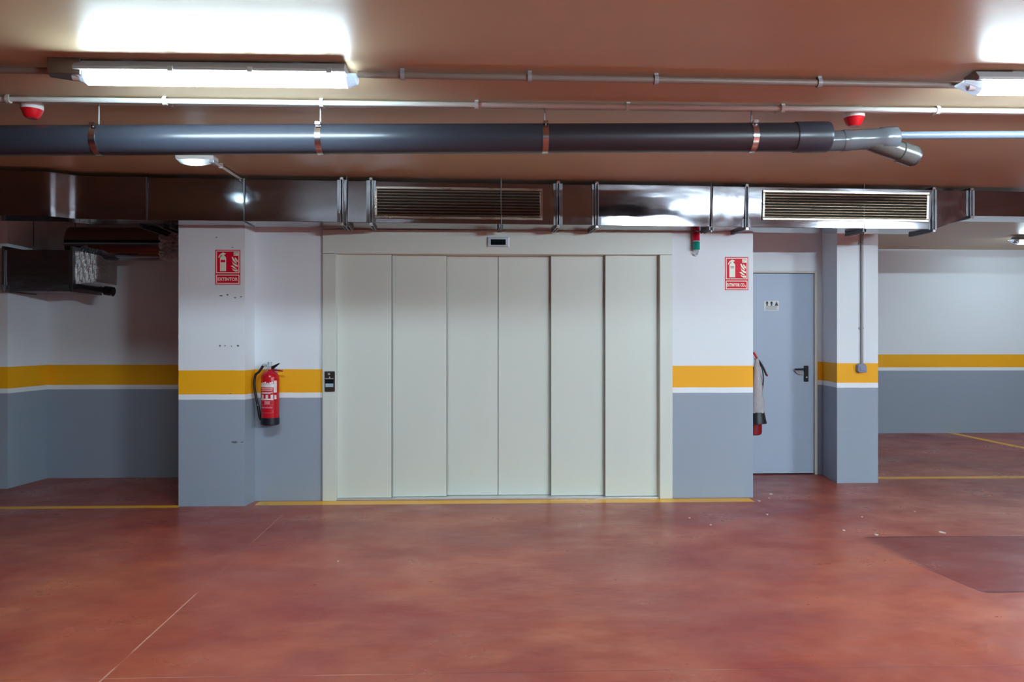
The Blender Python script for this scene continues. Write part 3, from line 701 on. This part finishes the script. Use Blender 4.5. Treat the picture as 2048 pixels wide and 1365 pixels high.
# grilles
def grille(px0, px1, py0, py1, lab):
    pm = (px0+px1)/2; Yd = dp(pm).y
    zt_, zb_ = at(px0, py0, dp(px0).y).z, at(px0, py1, dp(px0).y).z
    a, b = dp(px0, -.012), dp(px1, -.012)
    fw = .022
    tl = .020 if px0 > 1190 else -.012
    def V(q, z, d=0): v = q+dn_*(d-.001-tl*(z-ZB)/(ZT-ZB)); return Vector((v.x, v.y, z))
    bm = bmesh.new()
    def bar(p0, p1, z0, z1, d0, d1): hexa(bm, [V(p0, z0, d0), V(p1, z0, d0), V(p1, z0, d1), V(p0, z0, d1), V(p0, z1, d0), V(p1, z1, d0), V(p1, z1, d1), V(p0, z1, d1)])
    bar(a, b, zb_, zb_+fw, 0, .013); bar(a, b, zt_-fw, zt_, 0, .013); bar(a, a+dl_*fw, zb_+fw, zt_-fw, 0, .013); bar(b-dl_*fw, b, zb_+fw, zt_-fw, 0, .013)
    g = obj('grille_frame', bm, M['grille'], t, bevel=.003); g['label'] = lab
    bm = bmesh.new(); bar(a+dl_*fw, b-dl_*fw, zb_+fw, zt_-fw, .0095, .0115); obj('opening_shade', bm, M['dark'], g)  # black sheet put in for the shade behind the louvres
    bm = bmesh.new(); n = 9; hgt = (zt_-zb_-2*fw)
    for i in range(n):
        z = zb_+fw+hgt*(i+.5)/n; p0, p1 = a+dl_*fw, b-dl_*fw
        hexa(bm, [V(p0, z-.0065, .0), V(p1, z-.0065, .0), V(p1, z-.0045, .0), V(p0, z-.0045, .0), V(p0, z+.0030, .0085), V(p1, z+.0030, .0085), V(p1, z+.0050, .0085), V(p0, z+.0050, .0085)])
    obj('louvres', bm, M['blade'], g)
grille(749, 1085, 372, 437, 'grille left of centre with horizontal louvres')
grille(1523, 1855, 381, 441, 'right hand grille with horizontal louvres')

# ------------------------------------------------------------------ ducting in the dark recess on the left
bj = t
xa, xb = at(250, 450, 5.95).x, XPL-.02
bm = bmesh.new(); bx(bm, (xa, 6.24, ZB+.005), (xb, 6.9, ZT)); plabel(obj('branch_section', bm, M['duct'], bj, bevel=.003), 'branch turning back beside the left pillar')
for px in (250, 293, 318):
    xx = min(at(px+4, 442, 6.0).x, XPL-.06); bm = box((xx, 6.22, ZB-.022), (xx+.022, 6.86, ZB+.006)); bx(bm, (xx-.012, 6.22, ZB-.003), (xx+.036, 6.86, ZB+.004)); obj('rail', bm, M['rail'], bj)
bm = bmesh.new(); x0_, x1_ = at(326, 500, 6.8).x, XPL-.015; z0_, z1_ = at(340, 521, 6.8).z, ZB+.01
nx, nz = 10, 16
def wr(i, j, s): return .018*math.sin(i*2.1+j*1.3+s)+.012*math.sin(i*.9-j*2.7+s*2)
grid = {}
rowsv = []
for j in range(nz+1):
    z = z0_+(z1_-z0_)*j/nz; row = []
    for i in range(nx+1): row.append(bm.verts.new((x0_+(x1_-x0_)*i/nx+.3*wr(j, i, 1)*(0 < i < nx), 6.72+wr(i, j, 0), z)))
    for i in range(nx+1): row.append(bm.verts.new((x1_+(x0_-x1_)*i/nx, 6.98+wr(i, j, 3), z)))
    rowsv.append(row)
for a, b in zip(rowsv, rowsv[1:]):
    n = len(a)
    for k in range(n): bm.faces.new((a[k], a[(k+1) % n], b[(k+1) % n], b[k]))
bm.faces.new(rowsv[0]); bm.faces.new(rowsv[-1]); plabel(obj('foil_elbow', bm, M['foil'], bj), 'crumpled silver foil elbow')
# wide flattened run across the back of the recess
bd = thing('recess_duct', at(240, 500, 7.2), 'low galvanised duct run with a square box across the dark recess', 'duct')
zt2 = at(250, 455, 7.2).z; zb3 = at(250, 521, 7.2).z
xl2, xr2 = at(150, 500, 7.2).x, at(342, 500, 7.0).x
prof = []
hz = (zt2-zb3)/2; zc2 = (zt2+zb3)/2
bm = bmesh.new(); ringsx = []
for xx in [xl2-.02+(xr2-xl2)*i/12 for i in range(13)]:
    ringsx.append([bm.verts.new((xx, 7.22+.17*math.cos(s)*(abs(math.cos(s))**-.25 if abs(math.cos(s)) > .01 else 1), zc2+hz*math.sin(s))) for s in (2*PI*k/32 for k in range(32))])
for a, b in zip(ringsx, ringsx[1:]):
    for k in range(32): bm.faces.new((a[k], a[(k+1) % 32], b[(k+1) % 32], b[k]))
bm.faces.new(ringsx[0]); bm.faces.new(ringsx[-1]); obj('oval_section', bm, M['duct'], bd, smooth=True)
yb1 = 6.95
p = at(11, 583, yb1); q = at(143, 500, yb1)
obj('box_section', box((p.x, yb1, p.z), (q.x, yb1+.5, q.z)), M['duct'], bd, bevel=.004)
bm = bmesh.new(); s = .022
xx = q.x
for r in ((xx, p.z-.008, xx+s, q.z+.03), ): bx(bm, (r[0], yb1-.02, r[1]), (r[2], yb1+.5, r[3]))
bx(bm, (xx-.025, yb1-.004, p.z), (xx, yb1+.5, q.z)); obj('flange', bm, M['rail'], bd, bevel=.002)
bm = bmesh.new(); bx(bm, (p.x-s, yb1-.02, p.z-.008), (p.x, yb1+.5, q.z+.03)); obj('flange', bm, M['rail'], bd, bevel=.002)
bm = box((p.x-.03, yb1-.03, p.z+.0), (p.x+.008, yb1-.018, p.z+.06)); obj('corner_clip', bm, M['chrome'], bd, bevel=.003)
a = at(147, 568, yb1); b = at(186, 508, yb1)
bm = bmesh.new(); rowsv = []
for i in range(13):
    u = i/12; xx = a.x+(b.x-a.x)*u; z0_ = a.z+.02*u; z1_ = b.z+.03*(1-u); row = []
    for (yy, zz_) in [(yb1+.02+.3*0, z) for z in [z0_+(z1_-z0_)*k/8 for k in range(9)]]+[(yb1+.4, z1_), (yb1+.4, z0_)]:
        row.append(bm.verts.new((xx, yy+.010*math.sin(i*2.3+zz_*31)+.05*u, zz_)))
    rowsv.append(row)
for A, B in zip(rowsv, rowsv[1:]):
    n = len(A)
    for k in range(n): bm.faces.new((A[k], A[(k+1) % n], B[(k+1) % n], B[k]))
bm.faces.new(rowsv[0]); bm.faces.new(rowsv[-1]); plabel(obj('foil_connector', bm, M['foil'], bd, smooth=True), 'shiny foil connector sleeve')
bm = bmesh.new(); tube(bm, [at(152, 573, yb1+.05), at(222, 583, yb1+.05)], .028, 14, rs=[.022, .028]); o_ = obj('support_arm', bm, M['black'], bd, smooth=True)
bm = bmesh.new(); e1, e2 = at(210, 581.5, yb1+.05), at(227, 584, yb1+.05); tube(bm, [e1, e2], .042, 16); obj('end_cap', bm, M['blackpl'], o_, smooth=True)
bm = bmesh.new(); c = at(222, 588, yb1+.03); lathe(bm, [(0, -.02), (.008, -.02), (.008, .02), (0, .02)], c, (0, 0, 1), 8); obj('bolt', bm, M['chrome'], o_)
for x_ in (p.x+.1, q.x-.1, xr2-.3):
    bm = bmesh.new(); tube(bm, [(x_, yb1+.25, (q.z if x_ < q.x else zt2)-.01), (x_, yb1+.25, ZC)], .004, 8); obj('hanger_rod', bm, M['rail'], bd)

# ------------------------------------------------------------------ fluorescent lights
def lamp(xl, xr, Y, label, zc=ZC, tray=False, mat='tube'):
    t = thing('fluorescent_light', ((xl+xr)/2, Y, zc-.11), label, 'ceiling light', 'lit fluorescent battens')
    def loft(prof_a, xa, prof_b, xb):
        bm = bmesh.new(); A = [bm.verts.new((xa, Y+y, zc+z)) for y, z in prof_a]; B = [bm.verts.new((xb, Y+y, zc+z)) for y, z in prof_b]; n = len(A)
        for k in range(n): bm.faces.new((A[k], A[(k+1) % n], B[(k+1) % n], B[k]))
        bm.faces.new(A); bm.faces.new(B[::-1]); return bm
    hp = [(-.070, -.056), (.070, -.056), (.072, -.044), (.045, -.010), (-.045, -.010), (-.072, -.044)]
    obj('housing', loft(hp, xl+.05, hp, xr-.05), M['lamp_body'], t, bevel=.003)
    obj('mounting_foot', box((xl+.25, Y-.02, zc-.012), (xl+.30, Y+.02, zc)), M['lamp_body'], t); obj('mounting_foot', box((xr-.30, Y-.02, zc-.012), (xr-.25, Y+.02, zc)), M['lamp_body'], t)
    def dpf(w, h, z0=-.053, n=7): return [(-w, z0)]+[(-w*math.cos(PI*k/(n-1))**1 if False else -w*math.cos(PI*k/(n-1)), z0-.02-(h-.02)*math.sin(PI*k/(n-1))) for k in range(n)]+[(w, z0)]
    pf = dpf(.042, .050, -.0565)
    obj('diffuser', loft(pf, xl+.09, pf, xr-.05), M[mat], t, smooth=True)
    ps = dpf(.047, .058)
    bm = loft(ps, xl+.088, [(y*.9, -.050+(z+.053)*.25) for y, z in ps], xl); obj('end_cap', bm, M['clear'], t, bevel=.004)
    bm = loft(ps, xr-.048, [(y*.85, -.050+(z+.053)*.7) for y, z in ps], xr); obj('end_cap', bm, M['clear'], t, bevel=.006)
    bm = bmesh.new(); tube(bm, [(xl+.03, Y-.018, zc-.078), (xl+.088, Y-.018, zc-.078)], .016, 14); obj('lamp_holder', bm, M['white_pl'], t, smooth=True)
    n = 3
    for k in range(n):
        x = xl+(xr-xl)*(.10+.27*(k+1)) if n == 3 else 0
        for s in (-1, 1):
            bm = box((x-.012, Y+s*.069, zc-.064), (x+.012, Y+s*.077, zc-.038)); obj('clip', bm, M['lamp_body'], t, bevel=.002)
    if tray:
        bm = bmesh.new(); a0 = xl-.085
        prism(bm, [(a0+.02, Y-.06, zc-.075), (xl+.08, Y-.055, zc-.075), (xl+.08, Y+.05, zc-.075), (a0+.09, Y+.05, zc-.075), (a0, Y-.0, zc-.075)], (0, 0, .074)); plabel(obj('gear_box', bm, M['steel_tray'], t, bevel=.003), 'grey metal gear box at the left end')
    return t
YL = 3.56
def lx(px): return at(px, 155, YL-.02).x
lamp(lx(133), lx(714), YL, 'lit fluorescent batten at the upper left of the ceiling, with metal gear box', tray=True)
LEN = lx(714)-lx(133)
lamp(lx(1924), lx(1924)+LEN, YL, 'lit fluorescent batten cut by the right edge of the photo')
fx = at(2026, 484, 9.2)
lamp(fx.x, fx.x+LEN, 9.25, 'lit fluorescent batten in the far bay at the right, seen under the duct', mat='weak')
for x, y, w_ in ((3.0, -1.2, 'the nearest one'), (7.15, -1.2, 'the one further right')): lamp(x, x+LEN, y, 'lit twin batten added unseen behind the camera to lift the upper walls, '+w_, mat='fill')

# ------------------------------------------------------------------ conduits on the ceiling
def run(name, px0, px1, z, y0, y1, r, mat, label, cat, clips, cw=.014, clipmat=None):
    a = at(px0, 1, y0); b = at(px1, 1, y1)
    t = thing(name, ((a.x+b.x)/2, (y0+y1)/2, z), label, cat)
    bm = bmesh.new(); tube(bm, [(a.x, y0, z), (b.x, y1, z)], r, 14); obj('pipe', bm, mat, t, smooth=True)
    for px in clips:
        f = None
        c = at(px, 1, y0); c = at(px, 1, y0+(y1-y0)*(c.x-a.x)/(b.x-a.x)); yy = y0+(y1-y0)*(c.x-a.x)/(b.x-a.x)
        bm = bmesh.new(); tube(bm, [(c.x-cw/2, yy, z), (c.x+cw/2, yy, z)], r+.008, 14); bx(bm, (c.x-cw/2, yy-r*.7, z), (c.x+cw/2, yy+r*.7, ZC)); obj('clip', bm, clipmat or mat, t)
    return t
zz1 = ZC-.030
yA = (zz1-H)*F/(676-157)
run('ceiling_conduit', 716, 1922, zz1, 3.60, 3.66, .0155, M['conduit_dk'], 'grey conduit between the two fluorescent battens', 'conduit', (805, 1059, 1312, 1638), .02, M['lamp_body'])
run('ceiling_conduit', -500, 104, zz1, 3.58, 3.6, .0155, M['conduit_dk'], 'grey conduit end reaching the left batten from the left edge', 'conduit', (), .02)
zz2 = ZC-.022
run('ceiling_conduit', -600, 2700, zz2, 4.05, 4.10, .0135, M['cond_w'], 'white conduit running the full width just behind the battens', 'conduit', (17, 330, 643, 953, 1256, 1565, 1875), .020)
run('ceiling_cable', -600, 2700, ZC-.009, 4.16, 4.19, .0058, M['cond_w'], 'thin white cable running behind the white conduit', 'cable', (345, 648, 1553, 1866), .016)
# alarm sounders
def sounder(px, py, label):
    r0 = .056; c = at(px, py, 4.05); yy = (ZC-H)*F/(676-218)-.05; x = at(px, py, yy).x
    t = thing('alarm_sounder', (x, yy, ZC-.09), label, 'alarm', 'red ceiling alarm sounders')
    bm = bmesh.new(); lathe(bm, [(0, 0), (r0, 0), (r0, -.040), (r0-.004, -.046), (0, -.046)], (x, yy, ZC), seg=32); obj('base', bm, M['white_pl'], t, smooth=True)
    bm = bmesh.new(); lathe(bm, [(0, -.046), (r0-.001, -.046), (r0-.006, -.058), (r0*.74, -.082), (r0*.5, -.094), (0, -.095)], (x, yy, ZC), seg=32); obj('lens', bm, M['red_lens'], t, smooth=True)
sounder(64, 225, 'red domed alarm sounder at the upper left corner of the ceiling')
sounder(1708, 230, 'red domed alarm sounder above the pipe fitting on the right')

# ------------------------------------------------------------------ drain pipe
YG = 4.16
def pz(px, py, Y=YG): return at(px, py, Y)
t = thing('drain_pipe', pz(1000, 309), 'large dark grey drain pipe with clamps hung across the ceiling', 'pipe')
L0, L1 = pz(-500, 283.5), pz(1588, 275)
def axis(px):
    a, b = pz(0, 281.5), pz(1540, 275); c = pz(px, 278); u = (c.x-a.x)/(b.x-a.x); return a+(b-a)*u
RP = 29.3/ (F/YG)
bm = bmesh.new(); tube(bm, [axis(-500), axis(1086)], RP, 48); obj('pipe_section', bm, M['pvc'], t, smooth=True)
bm = bmesh.new(); tube(bm, [axis(1086), axis(1600)], RP*.985, 48); obj('pipe_section', bm, M['pvc_dk'], t, smooth=True)
bm = bmesh.new(); dx = (axis(1600)-axis(1000)).normalized(); c0 = axis(1587); ln = (axis(1655)-c0).length
lathe(bm, [(0, 0), (RP*1.0, 0), (RP*1.05, .004), (RP*1.06, ln*.93), (RP*1.02, ln), (0, ln)], c0, dx, 48); obj('coupling', bm, M['pvc'], t, smooth=True)
# eccentric reducer, wye and outlet
c1 = axis(1655); a1 = pz(1655, 283.5); a2 = pz(1792, 276); r1 = 21.5/(F/YG)
bm = bmesh.new(); tube(bm, [a1-dx*.02, a1+(a2-a1)*.21], r1*.97, 40); obj('reducer', bm, M['pvc_mid'], t, smooth=True)
d2 = (a2-a1).normalized(); L2 = (a2-a1).length
bm = bmesh.new(); lathe(bm, [(0, L2*.20), (r1*1.0, L2*.20), (r1*1.02, L2*.23), (r1*1.0, L2*.31), (r1*.97, L2*.33), (r1*.97, L2*.75), (r1*1.05, L2*.77), (r1*1.07, L2*.98), (r1*.98, L2), (0, L2)], a1, d2, 40); w1 = obj('wye_fitting', bm, M['pvc_mid'], t, smooth=True)
b1, b2 = pz(1735, 280), pz(1836, 309); b2.y += .05
bm = bmesh.new(); dd_ = (b2-b1).normalized(); LL = (b2-b1).length
lathe(bm, [(0, 0), (r1*.9, 0), (r1*.9, LL*.68), (r1*1.0, LL*.70), (r1*1.02, LL*.99), (r1*.8, LL*.99), (r1*.78, LL*.85), (0, LL*.85)], b1, dd_, 36); obj('wye_branch', bm, M['pvc_br'], t, smooth=True)
bm = bmesh.new(); tube(bm, [b1+dd_*LL*.93, b1+dd_*LL*1.06], r1*.86, 32); plabel(obj('end_plug', bm, M['pvc'], t, smooth=True), 'dark plug in the branch')
t3a, t3b = pz(1786, 271), pz(2600, 266)
bm = bmesh.new(); tube(bm, [t3a, t3b], 7.6/(F/YG), 28); plabel(obj('branch_pipe', bm, M['pvc_thin'], t, smooth=True), 'thin blue grey pipe running to the right')
for px in (198, 641, 1089.5, 1503):
    c = axis(px); bm = bmesh.new()
    for r_ in (1.0,):
        lathe(bm, [(RP*.99, -.016), (RP*1.035, -.016), (RP*1.035, .016), (RP*.99, .016)], c, dx, 48)
    k = obj('clamp', bm, M['chrome'], t, smooth=True)
    bm = bmesh.new(); bx(bm, (c.x-.014, c.y-.03-RP*.6, c.z+RP*.75), (c.x+.014, c.y-RP*.55, c.z+RP*.95)); tube(bm, [(c.x, c.y-RP*.75, c.z+RP*.6), (c.x, c.y-RP*.75, c.z+RP*.98)], .006, 8); obj('clamp_bolt', bm, M['chrome'], k)
    bm = bmesh.new(); tube(bm, [(c.x, c.y, c.z+RP), (c.x, c.y, ZC-.0015)], .004, 10); obj('threaded_rod', bm, M['lamp_body'], k)

# ------------------------------------------------------------------ emergency light
ye_ = 5.40; ez = ZC
p = at(356, 322, ye_); q = at(432, 322, ye_)
t = thing('emergency_light', ((p.x+q.x)/2, ye_, ZC-.06), 'small lit emergency light on the ceiling between the pipe and the duct', 'emergency light')
bm = bmesh.new(); prism(bm, [(p.x+.0, ye_+.055, ZC-.028), (p.x+.0, ye_-.055, ZC-.028), (q.x, ye_-.055, ZC-.028), (q.x, ye_+.055, ZC-.028)], (0, 0, .028)); obj('base', bm, M['white_pl'], t, bevel=.006)
bm = bmesh.new(); x0_, x1_ = p.x+.005, q.x-.03
sec = []
for i in range(15):
    u = i/14; x = x0_+(x1_-x0_)*u; dpt = .030*(math.sin(PI*min(1, max(0, u)))**.4 if 0 < u < 1 else 0)+.004
    sec.append([bm.verts.new((x, ye_+.048*math.cos(s), ZC-.028-dpt*math.sin(s))) for s in (PI*k/10 for k in range(11))])
for a, b in zip(sec, sec[1:]):
    for k in range(10): bm.faces.new((a[k], a[k+1], b[k+1], b[k]))
    bm.faces.new((a[0], b[0], b[-1], a[-1]))
bm.faces.new(sec[0]); bm.faces.new(sec[-1]); obj('lens', bm, lens_mat((x0_+x1_)/2), t, smooth=True)
bm = bmesh.new(); xm = p.x+(q.x-p.x)*.50; lathe(bm, [(0, -.045), (.010, -.04), (.014, 0), (.010, .04), (0, .045)], (xm, ye_-.012, ZC-.052), (1, 0, 0), 12); obj('lamp_element', bm, M['led'], t, bevel=.002)
bm = box((q.x-.035, ye_-.04, ZC-.05), (q.x, ye_+.05, ZC-.024)); obj('end_housing', bm, M['alu'], t, bevel=.006)
xq = at(431, 331, 5.5).x
t = thing('emergency_light_conduit', (xq, 5.75, ZC-.02), 'short pale conduit from the emergency light back to the duct', 'conduit')
bm = bmesh.new(); tube(bm, [(xq, 5.455, ZC-.02), (xq, 6.24, ZC-.02)], .011, 12); obj('pipe', bm, M['cond_w'], t, smooth=True)
bm = bmesh.new(); tube(bm, [(xq, 5.60, ZC-.02), (xq, 5.615, ZC-.02)], .015, 12); bx(bm, (xq-.014, 5.60, ZC-.02), (xq+.014, 5.615, ZC)); obj('clip', bm, M['white_pl'], t)

# ------------------------------------------------------------------ wall conduit and junction box on the right pillar
yv = 7.06-.018
c = at(1724, 600, yv); zt_ = ZC; zj = at(1724, 730, yv).z
t = thing('wall_conduit', (c.x, yv, zj), 'grey vertical conduit running down the right pillar into a junction box', 'conduit')
bm = bmesh.new(); tube(bm, [(c.x, yv, zj), (c.x, yv, ZC)], .0125, 14); obj('pipe', bm, M['cond_g'], t, smooth=True)
for py in (487, 657):
    z = at(1724, py, yv).z; bm = bmesh.new(); tube(bm, [(c.x, yv, z-.008), (c.x, yv, z+.008)], .0155, 14); bx(bm, (c.x-.026, yv+.004, z-.007), (c.x, yv+.0185, z+.007)); obj('clip', bm, M['cond_g'], t)
a = at(1713.5, 746, 7.03); b = at(1732.5, 728, 7.03)
t = thing('junction_box', ((a.x+b.x)/2, 7.05, a.z), 'blue grey junction box on the yellow band of the right pillar', 'junction box')
bm = bmesh.new(); w_ = b.x-a.x; h_ = b.z-a.z
prism(bm, [(a.x+w_*.02, 7.01, a.z+h_*.2), (a.x+w_*.2, 7.01, a.z), (b.x-w_*.04, 7.01, a.z+.004), (b.x, 7.01, a.z+h_*.15), (b.x-w_*.06, 7.01, b.z-h_*.25), (b.x-w_*.22, 7.01, b.z), (a.x+w_*.2, 7.01, b.z), (a.x+w_*.04, 7.01, b.z-h_*.2)], (0, .051, 0)); obj('body', bm, M['jbox'], t, bevel=.006)
bm = box((a.x+w_*.25, 7.004, a.z+h_*.22), (b.x-w_*.25, 7.011, b.z-h_*.3)); obj('cover', bm, M['jbox'], t, bevel=.004)

# ------------------------------------------------------------------ paint flakes on the floor
spots = [(1541, 989, 'paint flake by the foot of the corner right of the lift, the larger one', .035), (1538, 997, 'paint flake just in front of the larger one by the corner', .02),
         (1518, 1003, 'paint flake lying at the end of the yellow line by the corner', .028), (1534, 1030, 'paint flake out on the floor in front of the service door recess', .02),
         (1379, 1037, 'tiny paint flake on the red floor right of the lift door', .014), (1421, 1051, 'tiny paint flake nearest the camera below the right lift wall', .016),
         (1688, 1062, 'paint flake a little left of the dark floor patch', .022), (1724, 1035, 'tiny paint flake behind the dark floor patch', .014),
         (1752, 1071, 'thin paint flake at the left tip of the dark floor patch', .028), (1884, 1066, 'broad paint flake at the far edge of the dark floor patch', .04),
         (1830, 1024, 'tiny paint flake in front of the right pillar', .012), (676, 1124, 'lone white speck on the open red floor left of centre', .012)]
for px, py, lab, s in spots:
    c = fl(px, py); bm = bmesh.new(); n = 7
    pts = [(c.x+s*.55*math.cos(2*PI*k/n)*(.6+.5*random.random()), c.y+s*.7*math.sin(2*PI*k/n)*(.6+.5*random.random()), .0005) for k in range(n)]
    prism(bm, pts, (0, 0, .004)); tag(obj('paint_flake', bm, M['chip'], loc=(c.x, c.y, 0)), lab, 'paint flake', 'paint flakes on the floor')
